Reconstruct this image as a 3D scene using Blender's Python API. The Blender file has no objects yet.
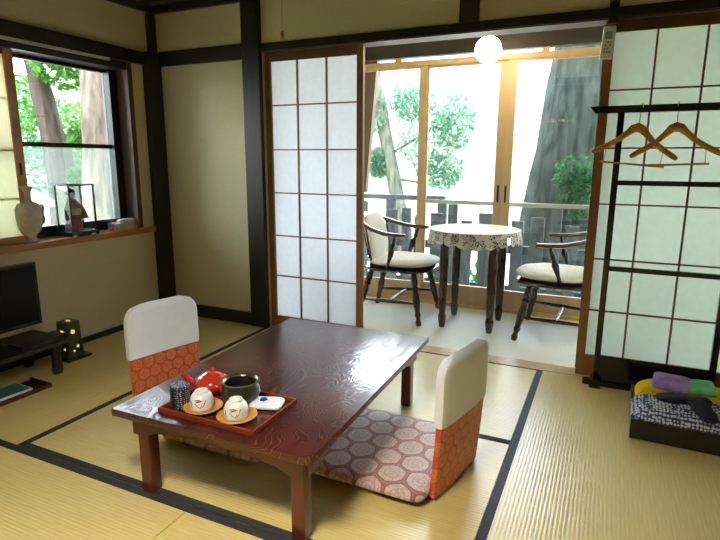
import bpy, bmesh, math, random
from mathutils import Vector, Matrix, Euler
PI = math.pi
S = bpy.context.scene
COL = S.collection
random.seed(7)

# ------------------------------------------------------------------ materials
def newmat(name):
    m = bpy.data.materials.new(name); m.use_nodes = True
    nt = m.node_tree; nt.nodes.clear()
    return m, nt, nt.nodes.new('ShaderNodeOutputMaterial')
def N(nt, t, **k):
    n = nt.nodes.new(t)
    for a, v in k.items():
        if a in n.inputs: n.inputs[a].default_value = v
        else: setattr(n, a, v)
    return n
def mapping(nt, scale=(1,1,1), rot=(0,0,0), coord='Object'):
    tc = N(nt, 'ShaderNodeTexCoord'); mp = N(nt, 'ShaderNodeMapping')
    mp.inputs['Scale'].default_value = scale; mp.inputs['Rotation'].default_value = rot
    nt.links.new(tc.outputs[coord], mp.inputs['Vector']); return mp.outputs['Vector']
def ramp(nt, fac, stops):
    r = N(nt, 'ShaderNodeValToRGB'); e = r.color_ramp.elements
    while len(e) < len(stops): e.new(.5)
    for i, (p, c) in enumerate(stops):
        e[i].position = p; e[i].color = (*c[:3], 1)
    nt.links.new(fac, r.inputs['Fac']); return r.outputs['Color']
def noise_mat(name, c1, c2, rough=.6, scale=8, stretch=(1,1,1), bump=0, bscale=None, spec=.5, coat=0, metallic=0, detail=4, lo=.35, hi=.65, sheen=0):
    m, nt, out = newmat(name)
    b = N(nt, 'ShaderNodeBsdfPrincipled'); b.inputs['Roughness'].default_value = rough
    b.inputs['Specular IOR Level'].default_value = spec; b.inputs['Coat Weight'].default_value = coat
    b.inputs['Coat Roughness'].default_value = .08; b.inputs['Metallic'].default_value = metallic
    if sheen: b.inputs['Sheen Weight'].default_value = sheen
    v = mapping(nt, stretch)
    n = N(nt, 'ShaderNodeTexNoise', Scale=scale, Detail=detail); nt.links.new(v, n.inputs['Vector'])
    nt.links.new(ramp(nt, n.outputs['Fac'], [(lo, c1), (hi, c2)]), b.inputs['Base Color'])
    if bump:
        n2 = N(nt, 'ShaderNodeTexNoise', Scale=bscale or scale*3, Detail=5); nt.links.new(v, n2.inputs['Vector'])
        bp = N(nt, 'ShaderNodeBump', Strength=bump, Distance=.01); nt.links.new(n2.outputs['Fac'], bp.inputs['Height'])
        nt.links.new(bp.outputs['Normal'], b.inputs['Normal'])
    nt.links.new(b.outputs[0], out.inputs[0]); return m
def flat(name, c, rough=.5, **k):
    return noise_mat(name, tuple(x*.93 for x in c), c, rough, **k)

M = {}
M['wall'] = noise_mat('sand_plaster', (.60,.54,.33), (.72,.66,.44), .95, 220, bump=.25, bscale=300, spec=.1)
M['beam'] = noise_mat('dark_timber', (.012,.009,.008), (.032,.021,.017), .42, 6, (1,1,.12), bump=.1, spec=.5)
M['beamx'] = noise_mat('dark_timber_long', (.011,.009,.009), (.026,.018,.016), .38, 6, (.12,1,1), bump=.1, spec=.5)
M['brown'] = noise_mat('brown_timber', (.075,.034,.016), (.13,.06,.028), .5, 7, (1,1,.1), bump=.05)
M['stile'] = noise_mat('shoji_stile_wood', (.22,.095,.03), (.33,.15,.055), .45, 9, (1,1,.08), bump=.05)
M['muntin'] = noise_mat('shoji_muntin_wood', (.16,.045,.03), (.22,.07,.05), .5, 9)
M['honey'] = noise_mat('honey_timber', (.50,.35,.19), (.64,.47,.27), .45, 7, (1,1,.08), bump=.05)
M['sill'] = noise_mat('orange_sill_wood', (.40,.15,.04), (.54,.23,.065), .3, 6, (1,.1,1), bump=.04)
M['black'] = noise_mat('black_metal', (.006,.006,.008), (.012,.012,.014), .35, 8)
M['lacquer'] = noise_mat('black_lacquer', (.002,.002,.003), (.005,.005,.008), .16, 8, coat=.4)
M['engawa'] = noise_mat('pale_verandah_mat', (.84,.86,.78), (.88,.90,.83), .75, 60, bump=.1, spec=.2)
M['ceil'] = noise_mat('ceiling_board', (.03,.02,.015), (.06,.04,.03), .6, 5, (.1,1,1))
M['edge'] = noise_mat('tatami_edging_cloth', (.022,.02,.022), (.035,.03,.035), .8, 90)
M['edgeblue'] = noise_mat('tatami_edging_blue', (.03,.033,.055), (.045,.05,.08), .7, 90)
M['white'] = noise_mat('white_cloth', (.84,.87,.92), (.87,.90,.95), .85, 14, bump=.25, bscale=9, spec=.2)
M['darkwood'] = noise_mat('dark_turned_wood', (.018,.006,.005), (.042,.014,.010), .25, 9, coat=.4)
M['armwood'] = noise_mat('arm_wood', (.07,.022,.015), (.12,.04,.025), .22, 9, coat=.5)
M['hanger'] = noise_mat('hanger_wood', (.58,.25,.045), (.72,.36,.08), .4, 10, (.2,1,1))
M['steel'] = flat('steel_wire', (.35,.35,.34), .3, metallic=1)
M['brass'] = flat('tarnished_bronze', (.09,.10,.08), .28, metallic=.9)
M['bowlin'] = noise_mat('bronze_rim', (.20,.17,.10), (.28,.24,.15), .3, 20, metallic=.9)
M['redpot'] = noise_mat('red_glaze', (.50,.025,.012), (.60,.04,.02), .15, 8, coat=.6)
M['tray'] = noise_mat('red_brown_lacquer', (.05,.010,.006), (.10,.020,.010), .25, 10, coat=.4)
M['traylip'] = flat('tray_lip', (.20,.030,.012), .3)
M['saucer'] = noise_mat('amber_saucer_wood', (.50,.21,.025), (.62,.30,.045), .35, 16)
M['porc'] = flat('porcelain', (.74,.76,.72), .15, coat=.5)
M['vase'] = noise_mat('cream_crackle_porcelain', (.55,.50,.42), (.66,.61,.52), .25, 30, coat=.3)
M['gilt'] = noise_mat('faded_gilt', (.30,.25,.17), (.45,.36,.25), .4, 40)
M['yellow'] = noise_mat('yellow_towel', (.78,.54,.01), (.88,.66,.03), .9, 120, bump=.5, bscale=160, spec=.1)
M['purple'] = noise_mat('purple_wrap', (.30,.14,.48), (.46,.26,.62), .5, 22, bump=.2)
M['green'] = noise_mat('green_wrap', (.12,.58,.22), (.20,.68,.32), .55, 22, bump=.2)
M['navy'] = noise_mat('navy_sash', (.006,.010,.020), (.012,.018,.034), .85, 40, bump=.3)
M['boxblack'] = noise_mat('box_lacquer', (.012,.009,.008), (.022,.016,.013), .3, 9)
M['tv'] = flat('tv_plastic', (.006,.006,.007), .35)
M['screen'] = flat('tv_screen', (.003,.004,.006), .25, spec=.2)
M['lant'] = noise_mat('green_glaze', (.018,.05,.032), (.03,.08,.05), .3, 12)
M['remote'] = flat('remote_plastic', (.82,.85,.84), .4)
M['lcd'] = flat('remote_display', (.25,.48,.50), .3)
M['grey'] = flat('grey_rubber', (.2,.22,.24), .6)
M['ribbonred'] = flat('red_ribbon', (.6,.05,.03), .5)
M['tissuebox'] = noise_mat('tissue_box_card', (.42,.33,.20), (.55,.45,.3), .5, 14)
M['paperwhite'] = flat('white_tissue', (.8,.8,.78), .9)
M['dollred'] = noise_mat('doll_robe', (.16,.04,.05), (.30,.10,.09), .8, 40)
M['dolldark'] = flat('doll_dark', (.02,.02,.025), .7)
M['dollskin'] = flat('doll_face', (.7,.62,.52), .6)
M['magteal'] = noise_mat('teal_print', (.02,.16,.16), (.05,.25,.24), .4, 6)
M['fence'] = noise_mat('weathered_fence_board', (.022,.028,.033), (.045,.055,.062), .8, 8, (1,1,.2), bump=.2)
M['railm'] = flat('pale_sash_rail', (.55,.58,.58), .35)
M['barkpale'] = noise_mat('pale_bark', (.045,.034,.027), (.13,.10,.08), .9, 14, (1,1,.22), bump=1, bscale=18, spec=.1)
M['bark'] = noise_mat('grey_green_bark', (.012,.017,.014), (.038,.046,.038), .95, 16, (1,1,.25), bump=1, bscale=22, spec=.1)
M['barkbrown'] = noise_mat('brown_bark', (.022,.016,.012), (.055,.042,.033), .9, 14, (1,1,.22), bump=1, bscale=18, spec=.1)
M['barkthin'] = noise_mat('mossy_bark', (.05,.06,.045), (.12,.13,.10), .95, 26, (1,1,.15), bump=.8, bscale=30, spec=.1)
M['ground'] = noise_mat('garden_soil_moss', (.10,.14,.05), (.26,.28,.16), .95, 2.5)
M['field'] = noise_mat('pale_river_bank', (.62,.58,.48), (.80,.78,.70), .95, .35)
M['hill'] = noise_mat('hazy_hill_woods', (.45,.55,.36), (.68,.74,.58), .95, .5)
M['stone'] = noise_mat('lantern_stone', (.22,.24,.24), (.36,.38,.37), .9, 9)
M['rafter'] = noise_mat('eave_timber', (.12,.07,.04), (.2,.12,.07), .7, 6)

def leafmat(name, c1, c2, tr=.5):
    m, nt, out = newmat(name)
    v = mapping(nt); n = N(nt, 'ShaderNodeTexNoise', Scale=3.5, Detail=3); nt.links.new(v, n.inputs['Vector'])
    c = ramp(nt, n.outputs['Fac'], [(.38, c1), (.62, c2)])
    d = N(nt, 'ShaderNodeBsdfDiffuse'); t = N(nt, 'ShaderNodeBsdfTranslucent'); x = N(nt, 'ShaderNodeMixShader', Fac=tr)
    nt.links.new(c, d.inputs['Color']); nt.links.new(c, t.inputs['Color'])
    nt.links.new(d.outputs[0], x.inputs[1]); nt.links.new(t.outputs[0], x.inputs[2]); nt.links.new(x.outputs[0], out.inputs[0])
    return m
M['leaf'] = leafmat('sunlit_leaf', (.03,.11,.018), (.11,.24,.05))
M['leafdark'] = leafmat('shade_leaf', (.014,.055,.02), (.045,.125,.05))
M['conifer'] = leafmat('conifer_leaf', (.05,.13,.08), (.14,.25,.16))
M['fern'] = leafmat('fern_leaf', (.04,.20,.03), (.10,.33,.07))

def glassmat(name, tint=(1,1,1), haze=0, ior=1.45):
    m, nt, out = newmat(name)
    t = N(nt, 'ShaderNodeBsdfTransparent'); t.inputs[0].default_value = (*tint, 1)
    g = N(nt, 'ShaderNodeBsdfGlossy', Roughness=.02)
    f = N(nt, 'ShaderNodeFresnel', IOR=ior); x = N(nt, 'ShaderNodeMixShader')
    nt.links.new(f.outputs[0], x.inputs[0]); nt.links.new(g.outputs[0], x.inputs[2])
    if haze:
        d = N(nt, 'ShaderNodeBsdfTranslucent'); d.inputs[0].default_value = (.8,.85,.85,1)
        h = N(nt, 'ShaderNodeMixShader', Fac=haze)
        nt.links.new(t.outputs[0], h.inputs[1]); nt.links.new(d.outputs[0], h.inputs[2]); nt.links.new(h.outputs[0], x.inputs[1])
    else: nt.links.new(t.outputs[0], x.inputs[1])
    nt.links.new(x.outputs[0], out.inputs[0]); return m
M['glass'] = glassmat('clear_glass'); M['caseglass'] = glassmat('thin_case_glass', ior=1.18); M['glasshaze'] = glassmat('cloudy_glass', (.93,.97,.95), .05)

def papermat(name, c=(.86,.88,.90), tr=.6):
    m, nt, out = newmat(name)
    v = mapping(nt); n = N(nt, 'ShaderNodeTexNoise', Scale=30, Detail=6); nt.links.new(v, n.inputs['Vector'])
    col = ramp(nt, n.outputs['Fac'], [(.3, tuple(k*.95 for k in c)), (.7, c)])
    d = N(nt, 'ShaderNodeBsdfDiffuse'); t = N(nt, 'ShaderNodeBsdfTranslucent'); x = N(nt, 'ShaderNodeMixShader', Fac=tr)
    nt.links.new(col, d.inputs['Color']); nt.links.new(col, t.inputs['Color'])
    nt.links.new(d.outputs[0], x.inputs[1]); nt.links.new(t.outputs[0], x.inputs[2]); nt.links.new(x.outputs[0], out.inputs[0])
    return m
M['paper'] = papermat('shoji_paper', (.87,.89,.93), .68); M['paper2'] = papermat('shoji_paper_green', (.80,.86,.79), .5)
M['paper3'] = papermat('shoji_paper_cream', (.88,.84,.68), .5)

def tatami(name, horiz, c1=(.62,.485,.16), c2=(.74,.595,.23)):
    # woven rush: fine ridges along the mat, slight anisotropic gloss
    m, nt, out = newmat(name)
    b = N(nt, 'ShaderNodeBsdfPrincipled', Roughness=.30); b.inputs['Specular IOR Level'].default_value = .8
    v = mapping(nt)
    sp = N(nt, 'ShaderNodeSeparateXYZ'); nt.links.new(v, sp.inputs[0])
    mu = N(nt, 'ShaderNodeMath', operation='MULTIPLY'); mu.inputs[1].default_value = 2*PI/.0135
    nt.links.new(sp.outputs['Y' if horiz else 'X'], mu.inputs[0])
    si = N(nt, 'ShaderNodeMath', operation='SINE'); nt.links.new(mu.outputs[0], si.inputs[0])
    ab = N(nt, 'ShaderNodeMath', operation='MULTIPLY_ADD'); ab.inputs[1].default_value = .5; ab.inputs[2].default_value = .5
    nt.links.new(si.outputs[0], ab.inputs[0])
    v2 = mapping(nt, (3,60,1) if horiz else (60,3,1)); n = N(nt, 'ShaderNodeTexNoise', Scale=3, Detail=6); nt.links.new(v2, n.inputs['Vector'])
    base = ramp(nt, n.outputs['Fac'], [(.3, c1), (.7, c2)])
    mx = N(nt, 'ShaderNodeMix', data_type='RGBA', blend_type='MULTIPLY'); mx.inputs[0].default_value = 1
    nt.links.new(base, mx.inputs[6]); nt.links.new(ramp(nt, ab.outputs[0], [(0, (.94,.935,.92)), (.35, (1,1,1))]), mx.inputs[7])
    nt.links.new(mx.outputs[2], b.inputs['Base Color'])
    bp = N(nt, 'ShaderNodeBump', Strength=.3 if horiz else .14, Distance=.0022); nt.links.new(ab.outputs[0], bp.inputs['Height'])
    nt.links.new(bp.outputs['Normal'], b.inputs['Normal']); nt.links.new(b.outputs[0], out.inputs[0]); return m
M['tatx'] = tatami('rush_weave_lengthwise', True); M['taty'] = tatami('rush_weave_crosswise', False)

def table_mat():
    m, nt, out = newmat('lacquered_zelkova')
    b = N(nt, 'ShaderNodeBsdfPrincipled', Roughness=.30); b.inputs['Coat Weight'].default_value = .5; b.inputs['Specular IOR Level'].default_value = .3; b.inputs['Coat Roughness'].default_value = .09
    v = mapping(nt, (1,.5,1))
    n = N(nt, 'ShaderNodeTexNoise', Scale=6, Detail=2.2, Distortion=.5); nt.links.new(v, n.inputs['Vector'])
    mu = N(nt, 'ShaderNodeMath', operation='MULTIPLY'); mu.inputs[1].default_value = 210; nt.links.new(n.outputs['Fac'], mu.inputs[0])
    si = N(nt, 'ShaderNodeMath', operation='SINE'); nt.links.new(mu.outputs[0], si.inputs[0])
    n2 = N(nt, 'ShaderNodeTexNoise', Scale=3, Detail=2); nt.links.new(v, n2.inputs['Vector'])
    base = ramp(nt, n2.outputs['Fac'], [(.35, (.034,.005,.004)), (.65, (.080,.011,.006))])
    gr = ramp(nt, si.outputs[0], [(.78, (0,0,0)), (1, (.55,.55,.55))])
    n3 = N(nt, 'ShaderNodeTexNoise', Scale=9, Detail=2); nt.links.new(v, n3.inputs['Vector'])
    mk = ramp(nt, n3.outputs['Fac'], [(.40, (.15,.15,.15)), (.60, (1,1,1))])
    mg_ = N(nt, 'ShaderNodeMix', data_type='RGBA', blend_type='MULTIPLY'); mg_.inputs[0].default_value = 1
    nt.links.new(gr, mg_.inputs[6]); nt.links.new(mk, mg_.inputs[7])
    mx = N(nt, 'ShaderNodeMix', data_type='RGBA'); nt.links.new(mg_.outputs[2], mx.inputs[0]); nt.links.new(base, mx.inputs[6])
    mx.inputs[7].default_value = (.26,.12,.10,1); nt.links.new(mx.outputs[2], b.inputs['Base Color'])
    bp = N(nt, 'ShaderNodeBump', Strength=.13, Distance=.001); nt.links.new(si.outputs[0], bp.inputs['Height']); nt.links.new(bp.outputs['Normal'], b.inputs['Coat Normal'])
    nt.links.new(bp.outputs['Normal'], b.inputs['Normal'])
    nt.links.new(b.outputs[0], out.inputs[0]); return m
M['table'] = table_mat()
M['tableleg'] = noise_mat('red_brown_lacquered_wood', (.055,.008,.004), (.115,.018,.009), .3, 5, (1,1,.15), coat=.25)

def brocade(name, base, lite, line, s, axis='XY', rough=.55):
    # rows of hexagon / roundel medallions outlined with dark lines
    m, nt, out = newmat(name)
    b = N(nt, 'ShaderNodeBsdfPrincipled', Roughness=rough); b.inputs['Sheen Weight'].default_value = .3
    mid = tuple(a*.45+b_*.55 for a, b_ in zip(base, lite))
    tc = N(nt, 'ShaderNodeTexCoord'); sp = N(nt, 'ShaderNodeSeparateXYZ'); nt.links.new(tc.outputs['Object'], sp.inputs[0])
    cb = N(nt, 'ShaderNodeCombineXYZ')
    a0, a1 = ('X','Y') if axis == 'XY' else ('Y','Z')
    sh = N(nt, 'ShaderNodeMath', operation='MULTIPLY'); sh.inputs[1].default_value = s; nt.links.new(sp.outputs[a0], sh.inputs[0])
    sv = N(nt, 'ShaderNodeMath', operation='MULTIPLY'); sv.inputs[1].default_value = s; nt.links.new(sp.outputs[a1], sv.inputs[0])
    # skew gives a triangular lattice of cell centres
    sk = N(nt, 'ShaderNodeMath', operation='MULTIPLY_ADD'); sk.inputs[1].default_value = .0; nt.links.new(sv.outputs[0], sk.inputs[0]); nt.links.new(sh.outputs[0], sk.inputs[2])
    nt.links.new(sk.outputs[0], cb.inputs[0]); nt.links.new(sv.outputs[0], cb.inputs[1])
    def lattice(off):
        ad = N(nt, 'ShaderNodeVectorMath', operation='ADD'); ad.inputs[1].default_value = (off[0], off[1], 0); nt.links.new(cb.outputs[0], ad.inputs[0])
        dv = N(nt, 'ShaderNodeVectorMath', operation='MULTIPLY'); dv.inputs[1].default_value = (1, 1/1.732, 1); nt.links.new(ad.outputs[0], dv.inputs[0])
        fr = N(nt, 'ShaderNodeVectorMath', operation='FRACTION'); nt.links.new(dv.outputs[0], fr.inputs[0])
        su = N(nt, 'ShaderNodeVectorMath', operation='SUBTRACT'); su.inputs[1].default_value = (.5,.5,0); nt.links.new(fr.outputs[0], su.inputs[0])
        bk = N(nt, 'ShaderNodeVectorMath', operation='MULTIPLY'); bk.inputs[1].default_value = (1, 1.732, 0); nt.links.new(su.outputs[0], bk.inputs[0])
        av = N(nt, 'ShaderNodeVectorMath', operation='ABSOLUTE'); nt.links.new(bk.outputs[0], av.inputs[0])
        dt = N(nt, 'ShaderNodeVectorMath', operation='DOT_PRODUCT'); dt.inputs[1].default_value = (.5,.866,0); nt.links.new(av.outputs[0], dt.inputs[0])
        sx_ = N(nt, 'ShaderNodeSeparateXYZ'); nt.links.new(av.outputs[0], sx_.inputs[0])
        mh = N(nt, 'ShaderNodeMath', operation='MAXIMUM'); nt.links.new(dt.outputs['Value'], mh.inputs[0]); nt.links.new(sx_.outputs['X'], mh.inputs[1])
        ln = N(nt, 'ShaderNodeVectorMath', operation='LENGTH'); nt.links.new(bk.outputs[0], ln.inputs[0])
        aa = N(nt, 'ShaderNodeMath', operation='ADD'); nt.links.new(mh.outputs[0], aa.inputs[0]); nt.links.new(ln.outputs['Value'], aa.inputs[1])
        hh = N(nt, 'ShaderNodeMath', operation='MULTIPLY'); hh.inputs[1].default_value = .5; nt.links.new(aa.outputs[0], hh.inputs[0]); return hh.outputs[0]
    mn = N(nt, 'ShaderNodeMath', operation='MINIMUM'); nt.links.new(lattice((0,0)), mn.inputs[0]); nt.links.new(lattice((.5,.866)), mn.inputs[1])
    base_c = ramp(nt, mn.outputs[0], [(.0, lite), (.12, mid), (.17, lite), (.25, mid), (.29, lite), (.42, lite), (.45, line), (.50, base)])
    no = N(nt, 'ShaderNodeTexNoise', Scale=120, Detail=2); nt.links.new(tc.outputs['Object'], no.inputs['Vector'])
    mx = N(nt, 'ShaderNodeMix', data_type='RGBA', blend_type='MULTIPLY'); mx.inputs[0].default_value = .7
    nt.links.new(base_c, mx.inputs[6]); nt.links.new(ramp(nt, no.outputs['Fac'], [(.4, (.6,.6,.6)), (.6, (1,1,1))]), mx.inputs[7])
    nt.links.new(mx.outputs[2], b.inputs['Base Color']); nt.links.new(b.outputs[0], out.inputs[0]); return m
M['orange'] = brocade('orange_hexagon_brocade', (.74,.11,.015), (.80,.20,.05), (.45,.05,.012), 17, 'YZ', .45)
M['pink'] = brocade('rose_medallion_brocade', (.45,.19,.16), (.68,.50,.44), (.27,.09,.08), 9, 'XY')

def spots(name, bg, fg, scale, thr=.28, coord='Object', rough=.4, lo=None):
    m, nt, out = newmat(name)
    b = N(nt, 'ShaderNodeBsdfPrincipled', Roughness=rough)
    v = mapping(nt, coord=coord); n = N(nt, 'ShaderNodeTexVoronoi', Scale=scale, Randomness=.35); nt.links.new(v, n.inputs['Vector'])
    nt.links.new(ramp(nt, n.outputs['Distance'], [(thr, fg), (thr+.06, bg)]), b.inputs['Base Color'])
    nt.links.new(b.outputs[0], out.inputs[0]); return m
M['caddy'] = spots('indigo_flecked_paper', (.012,.018,.05), (.55,.58,.6), 130, .28)
M['yukata'] = spots('navy_white_print_cotton', (.04,.06,.16), (.62,.68,.72), 75, .42, rough=.9)
M['seatcloth'] = spots('white_leaf_print_cotton', (.80,.80,.74), (.66,.67,.62), 22, .16, rough=.9)
M['packet'] = noise_mat('white_wrap_paper', (.72,.76,.84), (.82,.85,.9), .4, 20, bump=.2)
M['blueprint'] = flat('blue_flower_print', (.03,.08,.5), .5)
M['brush'] = flat('red_brush_stroke', (.45,.05,.05), .4)
M['brushdark'] = flat('dark_brush_stroke', (.08,.06,.07), .4)

def lacemat():
    m, nt, out = newmat('white_lace')
    b = N(nt, 'ShaderNodeBsdfPrincipled', Roughness=.9); b.inputs['Base Color'].default_value = (.82,.84,.80,1)
    v = mapping(nt); n = N(nt, 'ShaderNodeTexVoronoi', Scale=70, feature='DISTANCE_TO_EDGE'); nt.links.new(v, n.inputs['Vector'])
    n2 = N(nt, 'ShaderNodeTexNoise', Scale=22, Detail=2); nt.links.new(v, n2.inputs['Vector'])
    a = ramp(nt, n.outputs['Distance'], [(.10, (1,1,1)), (.16, (0,0,0))]); c = ramp(nt, n2.outputs['Fac'], [(.48, (0,0,0)), (.53, (1,1,1))])
    mx = N(nt, 'ShaderNodeMix', data_type='RGBA', blend_type='LIGHTEN'); mx.inputs[0].default_value = 1
    nt.links.new(a, mx.inputs[6]); nt.links.new(c, mx.inputs[7])
    t = N(nt, 'ShaderNodeBsdfTransparent'); x = N(nt, 'ShaderNodeMixShader')
    nt.links.new(mx.outputs[2], x.inputs[0]); nt.links.new(t.outputs[0], x.inputs[1]); nt.links.new(b.outputs[0], x.inputs[2]); nt.links.new(x.outputs[0], out.inputs[0])
    return m
M['lace'] = lacemat()
def emis(name, c, s):
    m, nt, out = newmat(name); e = N(nt, 'ShaderNodeEmission', Strength=s); e.inputs[0].default_value = (*c, 1)
    nt.links.new(e.outputs[0], out.inputs[0]); return m
M['globe'] = emis('lit_opal_globe', (1,.76,.48), 8)
M['glow'] = emis('lantern_glow', (1,.36,.04), .40)
M['shade'] = emis('fill_lamp_shade', (1,.93,.80), 30)

# ------------------------------------------------------------------ mesh builder
class MB:
    def __init__(s): s.b = bmesh.new()
    def box(s, x0, x1, y0, y1, z0, z1, bev=0, rot=None, piv=None):
        vs = [s.b.verts.new(p) for p in ((x0,y0,z0),(x1,y0,z0),(x1,y1,z0),(x0,y1,z0),(x0,y0,z1),(x1,y0,z1),(x1,y1,z1),(x0,y1,z1))]
        fs = [s.b.faces.new([vs[i] for i in f]) for f in ((0,3,2,1),(4,5,6,7),(0,1,5,4),(1,2,6,5),(2,3,7,6),(3,0,4,7))]
        if bev:
            es = list({e for f in fs for e in f.edges})
            r = bmesh.ops.bevel(s.b, geom=es, offset=bev, segments=2, affect='EDGES', profile=.6)
            vs = list({v for f in r['faces'] for v in f.verts} | {v for v in vs if v.is_valid})
        if rot is not None:
            bmesh.ops.rotate(s.b, verts=vs, cent=piv or (0,0,0), matrix=rot)
        return s
    def lathe(s, prof, n=32, loc=(0,0,0), axis=None, cap=True):
        q = Matrix.Identity(3) if axis is None else Vector((0,0,1)).rotation_difference(Vector(axis)).to_matrix()
        L = Vector(loc); rings = []
        for r, z in prof:
            if r <= 1e-6: rings.append([s.b.verts.new(L + q @ Vector((0,0,z)))])
            else: rings.append([s.b.verts.new(L + q @ Vector((r*math.cos(2*PI*i/n), r*math.sin(2*PI*i/n), z))) for i in range(n)])
        for a, c in zip(rings, rings[1:]):
            for i in range(n):
                j = (i+1) % n
                if len(a) == 1 and len(c) == 1: continue
                if len(a) == 1: s.b.faces.new((a[0], c[j], c[i]))
                elif len(c) == 1: s.b.faces.new((a[i], a[j], c[0]))
                else: s.b.faces.new((a[i], a[j], c[j], c[i]))
        if cap:
            if len(rings[0]) > 1: s.b.faces.new(rings[0][::-1])
            if len(rings[-1]) > 1: s.b.faces.new(rings[-1])
        return s
    def turned(s, p0, p1, prof, n=12):
        # prof: (radius, fraction along) from p0 to p1
        p0, p1 = Vector(p0), Vector(p1); d = p1-p0
        return s.lathe([(r, t*d.length) for r, t in prof], n, p0, d.normalized())
    def tube(s, pts, rad, n=8, cap=True, flatten=None):
        pts = [Vector(p) for p in pts]; rr = rad if hasattr(rad, '__len__') else [rad]*len(pts)
        rings = []; up = Vector((0,0,1))
        for i, p in enumerate(pts):
            t = (pts[min(i+1, len(pts)-1)] - pts[max(i-1, 0)]).normalized()
            if i == 0:
                a = t.cross(up)
                if a.length < .1: a = t.cross(Vector((0,1,0)))
            else: a = prev - t*prev.dot(t)
            a.normalize(); prev = a.copy(); c = a.cross(t); w, h = (1,1) if not flatten else flatten
            rings.append([s.b.verts.new(p + (a*math.cos(2*PI*k/n)*w + c*math.sin(2*PI*k/n)*h)*rr[i]) for k in range(n)])
        for A, B in zip(rings, rings[1:]):
            for k in range(n): s.b.faces.new((A[k], A[(k+1)%n], B[(k+1)%n], B[k]))
        if cap: s.b.faces.new(rings[0][::-1]); s.b.faces.new(rings[-1])
        return s
    def prism(s, poly, fn, a, b):
        # poly 2-D, fn(u, v, w) -> point, extruded from w=a to w=b
        A = [s.b.verts.new(fn(u, v, a)) for u, v in poly]; B = [s.b.verts.new(fn(u, v, b)) for u, v in poly]
        n = len(poly)
        s.b.faces.new(A[::-1]); s.b.faces.new(B)
        for i in range(n): s.b.faces.new((A[i], A[(i+1)%n], B[(i+1)%n], B[i]))
        return s
    def puff(s, w, d, h, n=4, loc=(0,0,0), res=24, p=4, rot=None, lump=0, seed=0, base=0, drape=None):
        # cushion with a superellipse outline; base>0 keeps the underside flatter
        rnd = random.Random(seed); ph = [rnd.uniform(0, 6) for _ in range(6)]
        R = rot or Matrix.Identity(3); L = Vector(loc); G = {}
        for side in (1, -1):
            for i in range(res+1):
                for j in range(res+1):
                    u, v = math.sin((i/res-.5)*PI), math.sin((j/res-.5)*PI); r = max(abs(u), abs(v))
                    edge = r > 1-1e-9
                    if edge and side == -1: G[(side,i,j)] = G[(1,i,j)]; continue
                    k = 1 if r < 1e-9 else (abs(u/r)**n + abs(v/r)**n)**(-1/n)
                    t = max(0, 1-r**p)**.5; z = side*h/2*t*(1 if side > 0 else 1-base)
                    x, y = u*k*w/2, v*k*d/2
                    if lump and side > 0: z += lump*t*(math.sin(x*23+ph[0])*math.sin(y*19+ph[1]) + .6*math.sin(x*41+ph[2]+y*17)+.4*math.sin(y*53+ph[3]-x*29))
                    if drape: x, y, z = drape(x, y, z)
                    G[(side,i,j)] = s.b.verts.new(L + R @ Vector((x, y, z)))
            for i in range(res):
                for j in range(res):
                    q = [G[(side,i,j)], G[(side,i+1,j)], G[(side,i+1,j+1)], G[(side,i,j+1)]]
                    if side < 0: q.reverse()
                    q2 = []
                    for x in q:
                        if x not in q2: q2.append(x)
                    if len(q2) > 2: s.b.faces.new(q2)
        return s
    def xform(s, mtx):
        bmesh.ops.transform(s.b, matrix=mtx, verts=s.b.verts); return s
    def build(s, name, m, parent=None, smooth=None, loc=None, kind=None, label=None):
        bmesh.ops.recalc_face_normals(s.b, faces=s.b.faces)
        me = bpy.data.meshes.new(name); s.b.to_mesh(me); s.b.free()
        me.materials.append(m if not isinstance(m, str) else M[m])
        if smooth is not None:
            for p in me.polygons: p.use_smooth = True
            if smooth < 180: me.set_sharp_from_angle(angle=math.radians(smooth))
        o = bpy.data.objects.new(name, me); COL.objects.link(o)
        if parent is not None: o.parent = parent
        if loc is not None: o.location = loc
        if kind: o['kind'] = kind
        if label: o['label'] = label
        return o
def bx(*a, **k): return MB().box(*a, **k)
def thing(name, label, cat, loc=(0,0,0), rz=0, group=None):
    o = bpy.data.objects.new(name, None); COL.objects.link(o); o.empty_display_size = .1
    o.location = loc; o.rotation_euler = (0,0,rz); o['label'] = label; o['category'] = cat
    if group: o['group'] = group
    return o
def tag(o, label, cat, group=None):
    o['label'] = label; o['category'] = cat
    if group: o['group'] = group
    return o
def kids(o): return [c for c in bpy.data.objects if c.parent == o]
def copy_tree(o, parent=None):
    c = o.copy(); COL.objects.link(c); c.parent = parent
    for ch in kids(o): copy_tree(ch, c)
    return c
def struct(name, mb, m, parent=None, **k):
    return mb.build(name, m, parent, kind=None if parent else 'structure', **k)
ST = 'structure'
XL = -3.04; YB = 3.06; ZC = 2.19

# ------------------------------------------------------------------ floor and mats
floor = struct('floor', bx(-3.04, 1.6, -1.6, 3.06, -.16, -.045), 'brown')
def mat_(x0, x1, y0, y1, horiz, e0, e1, em='edge'):
    g = .0015
    t = bx(x0+g, x1-g, y0+g, y1-g, -.045, 0).build('tatami_mat', 'tatx' if horiz else 'taty', floor)
    for side, e in ((0, e0), (1, e1)):
        if not e: continue
        if horiz: a = (x0+g, x1-g, (y0+g) if side == 0 else y1-g-e, (y0+g+e) if side == 0 else y1-g)
        else: a = ((x0+g) if side == 0 else x1-g-e, (x0+g+e) if side == 0 else x1-g, y0+g, y1-g)
        bx(*a, -.001, .0015).build('edging', em, t)
mat_(-3.04, -2.12, 1.25, 3.055, False, .028, .032)
mat_(-2.12, -.29, 2.15, 3.055, True, .022, .012, 'edge')
mat_(-2.12, -.29, 1.25, 2.15, True, .03, .012, 'edge')
mat_(-.29, .62, 1.25, 3.055, False, .032, .03, 'edgeblue')
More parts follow.
